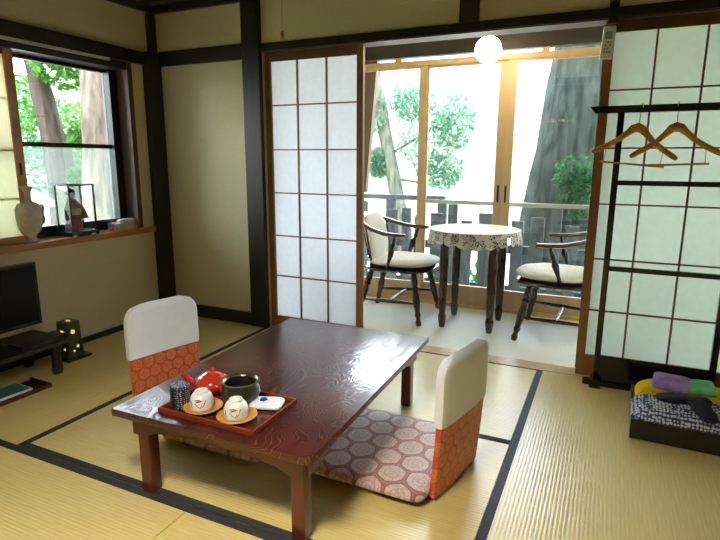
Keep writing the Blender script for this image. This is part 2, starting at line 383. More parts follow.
mat_(-3.04, -1.21, .34, 1.25, True, .03, .033)
mat_(-1.21, .62, .34, 1.25, True, .03, .033)
mat_(.62, 1.6, .34, 3.055, False, .03, .03)
mat_(-3.04, -1.21, -.57, .34, True, .03, .03)
mat_(-1.21, 1.6, -.57, .34, True, .03, .03)
mat_(-3.04, 1.6, -1.6, -.57, True, .03, .03)

# ------------------------------------------------------------------ walls
wl = MB()
WY1, WZ0, WZ1 = 2.80, .69, 1.80        # window opening in the left wall
wl.box(XL-.20, XL, -1.6, 3.2, -.1, .655); wl.box(XL-.20, XL, -1.6, 3.2, 1.86, 2.3)
wl.box(XL-.20, XL, WY1, 3.2, .655, 1.86); wl.box(XL-.20, XL, -1.6, .9, .655, 1.86)
struct('wall_left', wl, 'wall')
wb = MB()
wb.box(-3.04, -2.12, YB, YB+.10, 0, ZC+.05); wb.box(-2.12, 1.6, YB, YB+.10, 1.90, ZC+.05); wb.box(1.0, 1.6, YB, YB+.1, 0, 1.9)
struct('wall_back', wb, 'wall')
struct('wall_right', bx(1.6, 1.75, -1.6, 4.3, -.1, 2.3), 'wall')
struct('wall_front', bx(-3.24, 1.75, -1.75, -1.6, -.1, 2.3), 'wall')
ce = bx(-3.04, 1.6, -1.6, 3.06, ZC+.03, ZC+.06)
for i in range(12): ce.box(-3.04, 1.6, -1.5+i*.4, -1.47+i*.4, ZC+.01, ZC+.03)
struct('ceiling', ce, 'ceil')
# picture rails, posts, trims
struct('trim_1', bx(XL, XL+.035, -1.5, 2.96, 1.815, 1.90, bev=.003), M['beamx'])               # rail over window
struct('trim_2', MB().box(XL-.02, XL+.048, 2.93, 3.075, 0, 1.905, bev=.004).box(XL-.02, XL+.02, 2.985, 3.075, 1.905, ZC), 'beam')                     # corner post
struct('trim_3', bx(-2.99, -2.26, YB-.022, YB+.03, 1.82, 1.918, bev=.003), 'beamx')             # rail on back wall
struct('trim_4', bx(-2.262, -2.125, 3.025, 3.12, 0, ZC+.04, bev=.006), 'beam')                  # main column
struct('trim_5', bx(-2.125, 1.6, YB-.02, YB+.11, 1.858, 1.905, bev=.003), 'beamx')                # lintel, upper board
struct('trim_6', bx(-2.125, 1.6, YB-.012, YB+.11, 1.852, 1.858), 'brown')                         # lintel track
struct('trim_7', bx(-.825, -.717, YB-.02, YB+.05, 1.905, ZC+.04, bev=.004), 'beam')             # short post over lintel
struct('trim_8', bx(-3.04, 1.6, YB-.03, YB, ZC-.02, ZC+.03), 'beamx')
struct('trim_9', bx(XL, XL+.03, -1.6, 3.06, ZC-.02, ZC+.03), 'beamx')
struct('trim_10', bx(-2.125, 1.6, YB-.005, YB+.11, -.05, .002), 'honey')                           # threshold
struct('trim_11', bx(-.115+.02, -.06+.02, YB+.125, YB+.16, 0, 1.85), 'brown')
struct('baseboard_back', bx(-2.99, -2.265, YB-.02, YB+.01, 0, .092, bev=.002), 'beamx')
struct('baseboard_left', bx(XL-.01, XL+.012, -1.5, 2.93, 0, .03), 'beamx')
# exterior of the left window
struct('trim_12', bx(XL-.20, XL+.03, .9, 2.925, .652, .692, bev=.004), 'sill')                  # sill board
struct('trim_13', bx(XL-.20, XL+.002, .9, WY1+.002, 1.765, 1.862), 'beamx')                    # header
struct('trim_14', bx(XL-.20, XL+.006, WY1-.012, WY1+.028, .692, 1.82), 'brown')                 # right jamb
struct('trim_15', bx(XL+.036, XL+.048, 1.2, 2.62, 1.795, 1.812), 'railm')                        # pale rail strip under beam
w1 = bpy.data.objects.new('window_1', None); COL.objects.link(w1); w1['kind'] = ST
fx0, fx1 = XL-.17, XL-.13
fr = MB().box(fx0, fx1+.03, 2.725, 2.79, .692, 1.765).box(fx0, fx1, .9, 2.725, 1.745, 1.765).box(fx0, fx1, .9, 2.725, .692, .76)
fr.box(fx0-.02, fx0, 1.70, 1.75, .74, 1.75)
fr.build('window_frame', 'black', w1)
bx(fx0+.005, fx1+.004, .95, 2.73, 1.245, 1.272).build('sash_rail', 'black', w1)
bx(fx0+.018, fx0+.022, .95, 2.725, 1.272, 1.74).build('pane', 'glass', w1)
bx(fx0+.018, fx0+.022, .95, 2.725, .755, 1.245).build('pane', 'glasshaze', w1)

def shoji(name, x0, x1, y, nc, mats, cols=None, z1=1.850, z0=.004, stile=.042, rows=None, botrail=.085, top=.052, axis='Y', handle=None):
    e = bpy.data.objects.new(name, None); COL.objects.link(e); e['kind'] = ST
    fn = (lambda u, w, z: (u, w, z))
    def b2(mb, u0, u1, w0, w1, za, zb):
        if axis == 'Y': mb.box(u0, u1, w0, w1, za, zb)
        else: mb.box(w0, w1, u0, u1, za, zb)
        return mb
    T = .028
    f = MB(); b2(f, x0, x0+stile, y, y+T, z0, z1); b2(f, x1-stile, x1, y, y+T, z0, z1)
    f.build('stile', mats[1], e)
    r = MB(); b2(r, x0+stile, x1-stile, y+.002, y+T-.002, z0, z0+botrail); r.build('bottom_rail', mats[1], e)
    r = MB(); b2(r, x0+stile, x1-stile, y+.002, y+T-.002, z1-top, z1); r.build('top_rail', 'brown', e)
    p = MB(); b2(p, x0+stile-.002, x1-stile+.002, y+.0165, y+.0172, z0+botrail-.003, z1-top+.003); p.build('paper', mats[0], e)
    g = MB()
    for c in cols: b2(g, c-.0045, c+.0045, y+.004, y+.016, z0+botrail, z1-top)
    for z in rows: b2(g, x0+stile, x1-stile, y+.005, y+.015, z-.004, z+.004)
    g.build('lattice', 'muntin', e)
    return e
rz = [1.524, 1.240, .955, .663, .380]
shoji('door_1', -2.118, -1.41, 3.076, 3, ('paper','stile'), [-1.877, -1.665], rows=rz)
shoji('door_2', -.088, .78, 3.076, 4, ('paper2','stile'), [.142, .350, .558], rows=rz, botrail=.12)
shoji('door_3', .70, 1.60, 3.108, 4, ('paper2','stile'), [.93, 1.14, 1.36], rows=rz, botrail=.12)
# inner paper screen of the left window (slides along the wall)
w2 = shoji('window_2', .95, 2.03, XL-.055, 3, ('paper3','sill'), [1.25, 1.58], z0=.694, z1=1.764, rows=[.95, 1.22, 1.5], botrail=.04, top=.03, axis='X', stile=.05)
bx(XL-.028, XL-.022, 1.995, 2.007, 1.08, 1.15).build('handle', 'black', w2)

# ------------------------------------------------------------------ verandah
VY = 4.25
struct('trim_16', bx(-2.6, 1.6, YB+.11, VY+.06, -.12, -.004), 'engawa')          # verandah floor
struct('trim_17', bx(-2.6, 1.6, YB+.10, VY+.2, 2.30, 2.34), 'wall')           # verandah ceiling
struct('trim_18', bx(-2.6, 1.6, VY-.05, VY+.03, 1.972, 2.075), 'beam')          # dark beam over the glass doors
struct('trim_19', bx(-2.6, 1.6, VY-.04, VY+.04, 1.905, 1.945), 'honey')         # door header
struct('trim_20', bx(-2.6, 1.6, VY-.06, VY+.06, -.004, .022), 'honey')          # door sill
sp = MB()
for x in (-2.55, -1.65, -.53, .3, 1.2): sp.box(x, x+.05, VY-.03, VY+.03, 1.945, 1.972)
struct('trim_21', sp, 'honey')
tp = MB()
for x in (-2.6, -1.66, -.42, .62, 1.55): tp.box(x, x+.05, VY-.03, VY+.03, 2.075, 2.30)
struct('trim_22', tp, 'beam')
struct('wall_verandah', bx(-2.75, -2.6, YB+.1, VY+.06, -.1, 2.34), 'wall')
def gdoor(name, x0, x1, y, hx=None, rail=True, sw=(.055,.055)):
    e = bpy.data.objects.new(name, None); COL.objects.link(e); e['kind'] = ST
    s0, s1 = sw
    MB().box(x0, x0+s0, y, y+.028, .022, 1.905).box(x1-s1, x1, y, y+.028, .022, 1.905).build('stile', 'honey', e)
    MB().box(x0+s0, x1-s1, y+.002, y+.026, .022, .165).box(x0+s0, x1-s1, y+.002, y+.026, 1.888, 1.905).build('rail', 'honey', e)
    if rail: bx(x0+s0, x1-s1, y+.004, y+.024, .832, .862).build('middle_rail', 'railm', e)
    bx(x0+s0, x1-s1, y+.012, y+.016, .165, 1.888).build('pane', 'glass', e)
    for h in hx or (): bx(h-.007, h+.007, y-.004, y+.002, .86, .99).build('handle', 'black', e)
    return e
gdoor('door_4', -2.10, -1.385, VY-.03, rail=False)
gdoor('door_5', -1.43, -.748, VY, (-.79,), sw=(.055,.075))
gdoor('door_6', -.755, .02, VY-.03, (-.728,), sw=(.062,.055))
gdoor('door_7', -.01, .82, VY); gdoor('door_8', .78, 1.58, VY-.03)
struct('window_3', bx(-2.6, -2.10, VY-.01, VY, .022, 1.872), 'glass')
# eaves / roof slab
ro = MB().box(-4.1, 2.4, -2.4, 4.62, 2.42, 2.55)
struct('roof', ro, 'rafter')

# ------------------------------------------------------------------ low table
TZ = .335
t = thing('low_table', 'long low table of dark red-brown lacquered wood with swirling grain, on the tatami', 'table', (-1.110, 1.785, 0), .022)
W, D = .78, 1.19
bx(-W/2, W/2, -D/2, D/2, TZ-.028, TZ, bev=.007).build('tabletop', 'table', t, smooth=35)
def apron_poly(L, h, hc):
    p = [(-L/2, 0), (L/2, 0), (L/2, -h)]
    a = [(.5, h), (.43, h), (.40, h*.93), (.36, h*.74), (.28, hc+.010), (.18, hc+.003), (0, hc)]
    q = [(u*L, -v) for u, v in a[1:]]; q += [(-u*L, -v) for u, v in a[-2::-1]]
    return p + q
ap = W-.10; ad = D-.10
for s_ in (-1, 1):
    MB().prism(apron_poly(ap, .075, .040), lambda u, v, w: (u, w, TZ-.028+v), s_*(D/2-.052)-.009, s_*(D/2-.052)+.009).build('apron', 'tableleg', t)
    MB().prism(apron_poly(ad-.02, .075, .040), lambda u, v, w: (w, u, TZ-.028+v), s_*(W/2-.052)-.009, s_*(W/2-.052)+.009).build('apron', 'tableleg', t)
for sx in (-1, 1):
    for sy in (-1, 1):
        cx, cy = sx*(W/2-.080), sy*(D/2-.080)
        bx(cx-.024, cx+.024, cy-.024, cy+.024, .002, TZ-.028, bev=.005).build('leg', 'tableleg', t, smooth=35)

# ------------------------------------------------------------------ zabuton and legless chairs
def zabuton(loc, rz, label):
    o = MB().puff(.52, .56, .052, n=14, p=8, res=30, lump=.0018, seed=3).build('floor_cushion', 'pink', smooth=180, loc=loc)
    o.rotation_euler = (0,0,rz); tag(o, label, 'cushion', 'rose brocade floor cushions'); return o
zabuton((-1.385, 1.80, .036), .0, 'rose brocade floor cushion under the low table, on the left legless chair')
zabuton((-.735, 1.835, .036), -.02, 'rose medallion brocade floor cushion on the right, half under the low table')
def legless_chair(loc, rz, label):
    # faces local +x, back leans away
    t = thing('legless_chair', label, 'floor chair', loc, rz, 'legless floor chairs')
    W2, H, lean = .358, .525, .022
    def shape(inset=0, top=1.0):
        pts = []; w = W2/2+inset; R_ = .085
        pts = [(-w, .012), (w, .012)]
        for k in range(7):
            a = PI/2*k/6; pts.append((w-R_+R_*math.cos(a), H-R_+inset+R_*math.sin(a)))
        for k in range(7):
            a = PI/2*k/6; pts.append((-w+R_-R_*math.sin(a), H-R_+inset+R_*math.cos(a)))
        return pts
    def curve(u, v, w):
        # slight wrap-around bow and a lean backwards
        return (-.0 - lean*(v/H)**1.5 + .25*u*u - .012*math.sin(v/H*PI) + w, u, v)
    def sheet(mb, z0, infl, th0, th1):
        # closed shell over the back between z0 and the top
        nu, nv = 16, 14; G = {}
        for f in (0, 1):
            for j in range(nv+1):
                v = z0 + (H+infl-z0)*j/nv
                hw = W2/2+infl
                tb = H+infl-v
                if tb < .085: hw -= .085-math.sqrt(max(0, .085**2-(.085-tb)**2))
                for i in range(nu+1):
                    u = math.sin((i/nu-.5)*PI)*hw
                    rim = max(0, 1-(abs(i/nu-.5)*2)**6)**.5; rimt = max(0, 1-(max(0, 1-tb/.02) if tb < .02 else 0)**2)**.5
                    w = (th1 if f else -th0)*rim*rimt
                    G[f,i,j] = mb.b.verts.new(curve(u, v, w))
        for f in (0, 1):
            for j in range(nv):
                for i in range(nu):
                    mb.b.faces.new((G[f,i,j], G[f,i+1,j], G[f,i+1,j+1], G[f,i,j+1]))
        for j in range(nv):
            for i in (0, nu): mb.b.faces.new((G[0,i,j], G[1,i,j], G[1,i,j+1], G[0,i,j+1]))
        for i in range(nu):
            for j in (0, nv): mb.b.faces.new((G[0,i,j], G[0,i+1,j], G[1,i+1,j], G[1,i,j]))
        bmesh.ops.remove_doubles(mb.b, verts=mb.b.verts, dist=1e-5); return mb
    sheet(MB(), .012, 0, .015, .013).build('backrest', 'orange', t, smooth=50)
    sheet(MB(), .285, .006, .021, .019).build('back_cover', 'white', t, smooth=50, label='white cotton cover')
    MB().box(0, .40, -.17, .17, .002, .010, bev=.003).build('seat_board', 'brown', t)
    return t
legless_chair((-1.845, 1.80, 0), -.24, 'legless chair left of the low table, white cover over orange brocade back')
legless_chair((-.434, 1.80, 0), PI-.20, 'legless chair right of the low table, white cover over orange brocade back')

# ------------------------------------------------------------------ tea things
TT = TZ
tr = thing('tray', 'rectangular red-brown lacquer tray of tea things on the low table', 'tray', (-1.124, 1.36, TT+.001), .0); tr.scale = (.975,1,1)
bx(-.195, .195, -.125, .125, 0, .006).build('tray_base', 'tray', tr)
lp = MB()
for a in ((-.200,.200,-.130,-.122),(-.200,.200,.122,.130),(-.200,-.192,-.122,.122),(.192,.200,-.122,.122)): lp.box(*a, 0, .017, bev=.0015)
lp.build('tray_rim', 'traylip', tr)
TB_ = TT+.0075
o = MB().lathe([(.0,0),(.031,0),(.033,.003),(.033,.064),(.0335,.065),(.0335,.074),(.031,.077),(0,.077)], 32).build('tea_caddy', 'caddy', smooth=40, loc=(-1.276, 1.292, TB_))
tag(o, 'indigo tea caddy with white flecks at the left end of the tray', 'tea caddy')
def teacup(loc, rz, label):
    t = thing('teacup', label, 'teacup', loc, rz, 'upturned teacups')
    MB().lathe([(.036,0),(.041,.001),(.043,.012),(.042,.032),(.037,.046),(.029,.055),(.0245,.057),(.0235,.064),(.020,.0645),(.018,.060),(0,.060)], 36).build('cup_body', 'porc', t, smooth=40); t.scale = (.93,)*3
    # printed brush mark around the side
    def stroke(pts, r, m):
        P = []
        for a, z in pts:
            rad = .0432 if z < .03 else .0432-.0045*((z-.03)/.018)
            P.append((rad*math.cos(a), rad*math.sin(a), z))
        MB().tube(P, r, 5).build('brush_mark', m, t)
    stroke([(-1.75,.040),(-1.45,.042),(-1.2,.039),(-1.45,.036),(-1.7,.034)], .0022, 'brush')
    stroke([(-2.3,.036),(-2.2,.028),(-2.25,.018),(-2.05,.012)], .0012, 'brushdark')
    stroke([(-1.8,.030),(-1.55,.018),(-1.35,.012),(-1.2,.024)], .0012, 'brushdark')
    stroke([(-.85,.040),(-1.0,.028),(-1.2,.014)], .0012, 'brush')
    return t
def saucer(loc, label):
    o = MB().lathe([(0,0),(.030,0),(.034,.003),(.060,.010),(.066,.014),(.064,.0155),(.050,.011),(.036,.008),(0,.008)], 36).build('saucer', 'saucer', smooth=40, loc=(loc[0],loc[1],loc[2]+.0008))
    tag(o, label, 'saucer', 'amber wooden saucers')
saucer((-1.184, 1.300, TB_), 'amber wooden saucer under the teacup beside the indigo caddy')
saucer((-1.040, 1.296, TB_), 'amber wooden saucer under the teacup nearest the tray corner')
teacup((-1.186, 1.298, TB_+.0115), .35, 'upturned white teacup with a red mark, beside the indigo tea caddy')
teacup((-1.041, 1.294, TB_+.0115), .35, 'upturned white teacup with a red mark, at the right beside the white packet')
tp_ = thing('teapot', 'red glazed teapot with a side spout, behind the teacups on the tray', 'teapot', (-1.253, 1.430, TB_), 0); tp_.scale = (1.12,)*3
MB().lathe([(0,0),(.034,0),(.038,.004),(.052,.018),(.058,.033),(.052,.047),(.036,.056),(.030,.057),(.030,.054),(0,.054)], 36).build('pot_body', 'redpot', tp_, smooth=50)
l_ = MB().lathe([(.031,.056),(.031,.060),(.020,.066),(.006,.069),(0,.069)], 30).build('lid', 'redpot', tp_, smooth=50)
MB().lathe([(.005,.068),(.004,.072),(.009,.078),(.007,.083),(0,.084)], 16).build('knob', 'redpot', l_, smooth=60)
MB().tube([(-.040,-.018,.022),(-.062,-.030,.034),(-.075,-.038,.054),(-.086,-.043,.062)], [.015,.012,.009,.008], 12).build('spout', 'redpot', tp_, smooth=60)
MB().tube([(.044,-.028,.034),(.072,-.046,.044),(.096,-.062,.052)], [.009,.009,.012], 12).build('handle', 'redpot', tp_, smooth=60)
bo = thing('waste_water_bowl', 'dark bronze waste water bowl with open top, beside the red teapot', 'bowl', (-1.101, 1.398, TB_), 0)
MB().lathe([(0,0),(.036,0),(.040,.004),(.060,.020),(.068,.040),(.064,.060),(.058,.070),(.060,.078),(.055,.078),(.052,.070),(.060,.055),(.062,.040),(.055,.022),(.034,.008),(0,.008)], 40).build('bowl_body', 'brass', bo, smooth=50)
MB().lathe([(.0605,.0765),(.068,.082),(.068,.085),(.060,.085),(.0545,.0775)], 40, cap=False).build('bowl_rim', 'bowlin', bo, smooth=60)
pk = thing('wrapped_sweets', 'white paper packets with a blue flower print at the right end of the tray', 'packet', (-1.00, 1.410, TB_), .3)
MB().puff(.112, .078, .026, n=7, loc=(0,0,.0132), res=16, lump=.002, seed=5).build('packet_body', 'packet', pk, smooth=60)
f_ = MB()
for k in range(5):
    a = 2*PI*k/5; f_.lathe([(0,.0245),(.0055,.0245),(.0055,.0295),(0,.0295)], 10, (-.012+.008*math.cos(a), .008*math.sin(a), 0))
f_.build('flower_print', 'blueprint', pk)

# ------------------------------------------------------------------ verandah furniture
def turned_leg(a, b, r=.016):
    return MB().turned(a, b, [(r*.75,0),(r*.95,.06),(r*.62,.14),(r*1.0,.20),(r*.8,.26),(r*1.15,.45),(r*1.05,.55),(r*.75,.66),(r*1.2,.70),(r*.8,.74),(r*1.1,.80),(r*.9,1)], 12)
def windsor(loc, rz, label):
    t = thing('windsor_armchair', label, 'armchair', loc, rz, 'dark wooden armchairs on the verandah')
    # faces local +x; seat plate
    st_ = MB().puff(.54, .53, .036, n=3.2, loc=(.02,0,.385), res=22, p=8).build('seat', 'darkwood', t, smooth=60)
    ft = {(1,-1):(.245,-.27), (1,1):(.245,.27), (-1,-1):(-.27,-.22), (-1,1):(-.27,.22)}
    tops = {(1,-1):(.17,-.19), (1,1):(.17,.19), (-1,-1):(-.17,-.15), (-1,1):(-.17,.15)}
    for k in ft: turned_leg((*ft[k], .0), (*tops[k], .375), .023).build('leg', 'darkwood', t, smooth=60)
    def at(k, z): f, p = Vector((*ft[k], 0)), Vector((*tops[k], .375)); return f.lerp(p, z/.375)
    for s_ in (-1, 1):
        MB().turned(at((-1,s_), .14), at((1,s_), .155), [(.007,0),(.012,.3),(.014,.5),(.012,.7),(.007,1)], 10).build('side_stretcher', 'darkwood', t, smooth=60)
    a = at((-1,-1), .14).lerp(at((1,-1), .155), .5); b = at((-1,1), .14).lerp(at((1,1), .155), .5)
    MB().turned(a, b, [(.007,0),(.010,.12),(.016,.35),(.010,.44),(.017,.5),(.010,.56),(.016,.65),(.010,.88),(.007,1)], 12).build('cross_stretcher', 'darkwood', t, smooth=60)
    ctl = [(.135,-.285,.655),(.06,-.288,.655),(-.03,-.285,.662),(-.13,-.268,.685),(-.21,-.225,.715),(-.265,-.15,.748),(-.285,-.07,.768),(-.29,0,.772)]
    ctl += [(x,-y,z) for x,y,z in ctl[-2::-1]]
    MB().tube(ctl, [.020]+[.0225]*(len(ctl)-2)+[.020], 10, flatten=(1.25,.7)).build('arm_bow', 'armwood', t, smooth=60)
    for s_ in (-1, 1):
        MB().turned((-.02,s_*.235,.40), (.055,s_*.284,.648), [(.010,0),(.015,.1),(.011,.2),(.020,.42),(.023,.52),(.012,.66),(.018,.74),(.011,.84),(.010,1)], 12).build('arm_post', 'darkwood', t, smooth=60)
    for x, y, xt, yt, zt in [(-.15,-.20,-.20,-.225,.712),(-.19,-.13,-.258,-.15,.742),(-.205,-.045,-.28,-.05,.762),(-.205,.045,-.28,.05,.762),(-.19,.13,-.258,.15,.742),(-.15,.20,-.20,.225,.712)]:
        MB().turned((x,y,.395), (xt,yt,zt), [(.007,0),(.009,.5),(.006,1)], 8).build('back_spindle', 'darkwood', t, smooth=60)
    cu = MB().puff(.53, .50, .066, n=2.8, loc=(.032,0,.434), res=26, p=4, lump=.002, seed=2).build('seat_cushion', 'seatcloth', t, smooth=180, label='white seat cushion with faint leaf print')
    R = Matrix.Rotation(math.radians(-101), 3, 'Y')
    MB().puff(.36, .40, .06, n=3, loc=(-.195,0,.61), res=24, p=4, rot=R, lump=.002, seed=4).build('back_cushion', 'seatcloth', t, smooth=180, label='white back cushion with faint leaf print')
    MB().tube([(-.19,-.20,.44),(-.205,-.235,.42),(-.20,-.245,.37)], .003, 5).tube([(-.19,-.20,.44),(-.18,-.24,.41),(-.17,-.25,.385)], .003, 5).build('cushion_tie', 'white', t)
    return t
windsor((-1.425, 3.815, -.004), .03, 'dark wooden armchair with white cushions behind the left paper screen, left of the lace table')
windsor((-.247, 3.80, -.004), PI-.03, 'dark wooden armchair with white cushions right of the lace table, before the thick tree trunk')

rt = thing('round_table', 'small round verandah table with four dark tapered legs under a lace cloth', 'table', (-.852, 3.79, -.004), 0); rt.scale = (.97,.97,1.025)
MB().lathe([(0,.655),(.315,.655),(.322,.662),(.322,.678),(.315,.684),(0,.684)], 48).build('tabletop', 'darkwood', rt, smooth=40)
MB().lathe([(.20,.60),(.215,.60),(.215,.655),(.20,.655)], 4, axis=None, cap=False).xform(Matrix.Rotation(PI/4, 4, 'Z')).build('apron', 'darkwood', rt)
for sx in (-1, 1):
    for sy in (-1, 1):
        q = MB(); P = [(.021,.655),(.024,.50),(.019,.14),(.016,.10),(.021,.085),(.021,.06),(.014,.0)]
        q.lathe([(r*1.45, z) for r, z in P[::-1]], 8, (sx*.175, sy*.175, 0)); q.build('leg', 'darkwood', rt, smooth=30)
cl = thing('tablecloth', 'white lace tablecloth with a scalloped edge on the round verandah table', 'tablecloth', (-.852, 3.79, .6985), 0); cl.scale = (.97,.97,1)
MB().lathe([(0,0),(.300,0),(.327,-.001),(.330,.0015),(.300,.003),(0,.003)], 64).build('cloth_top', M['white'], cl, smooth=60)
sk = MB(); nA = 192; rows_ = 7; rings = []
for j in range(rows_+1):
    rg = []
    for i in range(nA):
        a = 2*PI*i/nA
        drop = .078 + .022*abs(math.sin(a*11)) + .010*math.sin(a*4+.5)
        f = j/rows_; r = .328 + .010*f + f*.009*math.sin(a*22+1) + .004*f*math.sin(a*9)
        rg.append(sk.b.verts.new((r*math.cos(a), r*math.sin(a), -drop*f + (.0015 if j == 0 else 0))))
    rings.append(rg)
for A, B in zip(rings, rings[1:]):
    for i in range(nA): sk.b.faces.new((A[i], A[(i+1)%nA], B[(i+1)%nA], B[i]))
sk.build('lace_edge', 'lace', cl, smooth=180)

gl = thing('globe_lamp', 'lit round white globe lamp hanging over the lace table on the verandah', 'lamp', (-.822, 3.80, 1.902), 0)
MB().lathe([(.087*math.sin(PI*k/16), -.087*math.cos(PI*k/16)) for k in range(17)], 32).build('globe', 'globe', gl, smooth=180)
MB().lathe([(.035,.085),(.040,.12),(.030,.13)], 20).tube([(0,0,.12),(0,0,.39)], .006, 8).build('lamp_stem', 'brown', gl, smooth=40)

# ------------------------------------------------------------------ clothes rack
RY = 2.975
rk = thing('clothes_rack', 'tall black lacquered clothes rack in front of the right paper screen', 'clothes rack', (0, RY, 0), 0)
MB().prism([(-.125,1.437),(-.10,1.403),(.66,1.403),(.69,1.437)], lambda u, v, w: (u, w, v), -.022, .022).build('top_bar', 'lacquer', rk)
bx(.002, .032, -.014, .014, .03, 1.404, bev=.003).build('post', 'lacquer', rk, smooth=30)
bx(.520, .550, -.014, .014, .03, 1.404, bev=.003).build('post', 'lacquer', rk, smooth=30)
bx(.032, .520, -.009, .009, 1.058, 1.082).build('rail', 'lacquer', rk); bx(.032, .520, -.009, .009, .624, .648).build('rail', 'lacquer', rk)
bx(.032, .520, -.006, .006, .02, .168).build('lower_board', 'lacquer', rk)
for x in (.017, .535):
    MB().prism([(-.028,0),(.028,0),(.028,.028),(.012,.05),(-.012,.05),(-.028,.028)], lambda u, v, w: (x+u*1.0, w, v), -.06, .06).build('foot', 'lacquer', rk)
bx(-.045, .597, -.02, .02, .0, .026).build('base_bar', 'lacquer', rk)

def hanger(loc, rz, label, tilt=0):
    t = thing('coat_hanger', label, 'coat hanger', loc, rz, 'wooden coat hangers')
    P = []
    def curve(sgn):
        pts = [(0,.0),(.020,-.006),(.042,-.028),(.075,-.060),(.12,-.092),(.170,-.121),(.188,-.132)]
        return [(sgn*x, -abs(x)*.12, z) for x, z in pts]
    pts = curve(-1)[::-1] + curve(1)[1:]
    rad = [.009,.0135,.0135,.013,.015,.021,.024,.021,.015,.013,.0135,.0135,.009]
    t_ = MB().tube(pts, rad, 10, flatten=(.55,1)).build('hanger_body', 'hanger', t, smooth=60)
    hk = [(0,0,.018),(0,0,.055)]
    for k in range(11):
        a = -PI/2 + PI*1.25*k/10
        hk.append((.0, .0+.030*math.cos(a)*1.0-.0, .085+.030*math.sin(a)))
    MB().tube([(0,0,.015),(0,0,.055),(0,.010,.062),(0,.026,.072),(0,.031,.086),(0,.027,.101),(0,.012,.113),(0,-.005,.115),(0,-.022,.107),(0,-.030,.092)], .0022, 6).build('hook', 'steel', t)
    w = .125
    MB().tube([(-w,-.015,-.088),(-w,-.015,-.172)], .0016, 5).build('bar_wire', 'steel', t)
    MB().tube([(w,-.015,-.088),(w,-.015,-.172)], .0016, 5).build('bar_wire', 'steel', t)
    MB().tube([(-w-.018,-.015,-.173),(w+.018,-.015,-.173)], .0048, 8).build('trouser_bar', 'hanger', t)
    t.rotation_euler = (0, tilt, rz); return t
hanger((.096, RY-.003, 1.333), .10, 'wooden coat hanger with trouser bar, the left one on the black rack', .09)
hanger((.258, RY-.003, 1.333), -.16, 'wooden coat hanger with trouser bar, the right one on the black rack', -.03)

# ------------------------------------------------------------------ clothes box and contents
bt = thing('clothes_box', 'shallow black lacquered box on the tatami at the foot of the clothes rack', 'box', (.46, 2.615, 0), -.03)
bx(-.285, .285, -.205, .205, .001, .012).build('box_base', 'boxblack', bt)
for a in ((-.285,.285,-.205,-.193),(-.285,.285,.193,.205),(-.285,-.273,-.193,.193),(.273,.285,-.193,.193)):
    bx(*a, .012, .088, bev=.002).build('box_side', 'boxblack', bt)
def cloth(name, w, d, h, loc, rz, m, label, cat, n=6, lump=.004, seed=0, group=None, rx=0, ry=0, p=5):
    o = MB().puff(w, d, h, n=n, p=p, res=26, lump=lump, seed=seed).build(name, m, smooth=180, loc=loc); o.rotation_euler = (rx, ry, rz)
    return tag(o, label, cat, group)
cloth('folded_yukata', .565, .245, .12, (.452, 2.538, .082), -.03, 'yukata', 'folded navy and white printed cotton robe in the front of the black box', 'robe', lump=.005, seed=1)
cloth('folded_towel', .55, .150, .135, (.468, 2.745, .088), -.03, 'yellow', 'folded yellow towel at the back of the black box', 'towel', lump=.004, seed=2)
cloth('rolled_sash', .22, .085, .034, (.372, 2.575, .152), .12, 'navy', 'dark navy sash lying over the printed robe, nearer the box corner', 'sash', n=3, lump=.005, seed=3, rx=-.1)
cloth('rolled_sash', .075, .17, .034, (.435, 2.500, .150), .35, 'navy', 'dark navy sash hanging down over the front of the printed robe', 'sash', n=3, lump=.004, seed=6, rx=.2)
cloth('purple_packet', .150, .125, .026, (.335, 2.715, .170), -.12, 'purple', 'purple wrapped packet on top of the yellow towel', 'packet', n=9, lump=.002, seed=4, rx=.25)
cloth('green_packet', .115, .110, .024, (.455, 2.720, .166), .08, 'green', 'green wrapped packet on the yellow towel, right of the purple packet', 'packet', n=9, lump=.002, seed=5, rx=.25)

# ------------------------------------------------------------------ remote and strap, wall charm
sp_ = thing('patterned_strap', 'black strap with pale zigzag pattern hanging over the lintel above the remote', 'strap', (-.058, 3.027, 1.80), 0)
bx(-.022, .022, -.003, .003, .03, .30).build('band', 'black', sp_)
z_ = MB()
for k in range(7):
    z = .13+k*.024
    for s_ in (-1, 1): z_.box(s_*.010-.008, s_*.010+.008, -.0042, -.0028, z-.0022, z+.0022, rot=Matrix.Rotation(s_*.7, 3, 'Y'), piv=(s_*.010, -.0035, z))
z_.build('zigzag_weave', 'grey', sp_)
rm = thing('remote_control', 'white remote control with pale blue display, hung at the top of the screen post', 'remote control', (-.078, 3.040, 1.668), 0)
rm.rotation_euler = (0, .06, 0)
bx(-.028, .028, -.011, .011, 0, .150, bev=.005).build('remote_body', 'remote', rm, smooth=40)
bx(-.018, .018, -.0125, -.0108, .092, .126).build('display', 'lcd', rm)
for i in range(3):
    for j in range(4):
        if (i+j) % 4 == 3: continue
        bx(-.015+i*.012, -.008+i*.012, -.0125, -.0108, .028+j*.015, .035+j*.015).build('button', 'grey', rm)
ch = thing('wall_charm', 'tiny red and gold charm on the plaster above the left paper screen', 'ornament', (-1.963, 3.054, 1.935), 0)
MB().puff(.022, .010, .030, n=2.2, res=10, loc=(0,0,.018)).build('charm_body', 'ribbonred', ch, smooth=180)
MB().lathe([(0,-.012),(.007,-.006),(.008,0),(.004,.004),(0,.005)], 12).build('bell', 'gilt', ch, smooth=60)
MB().tube([(0,0,.03),(0,0,.25)], .001, 5).build('thread', 'grey', ch)

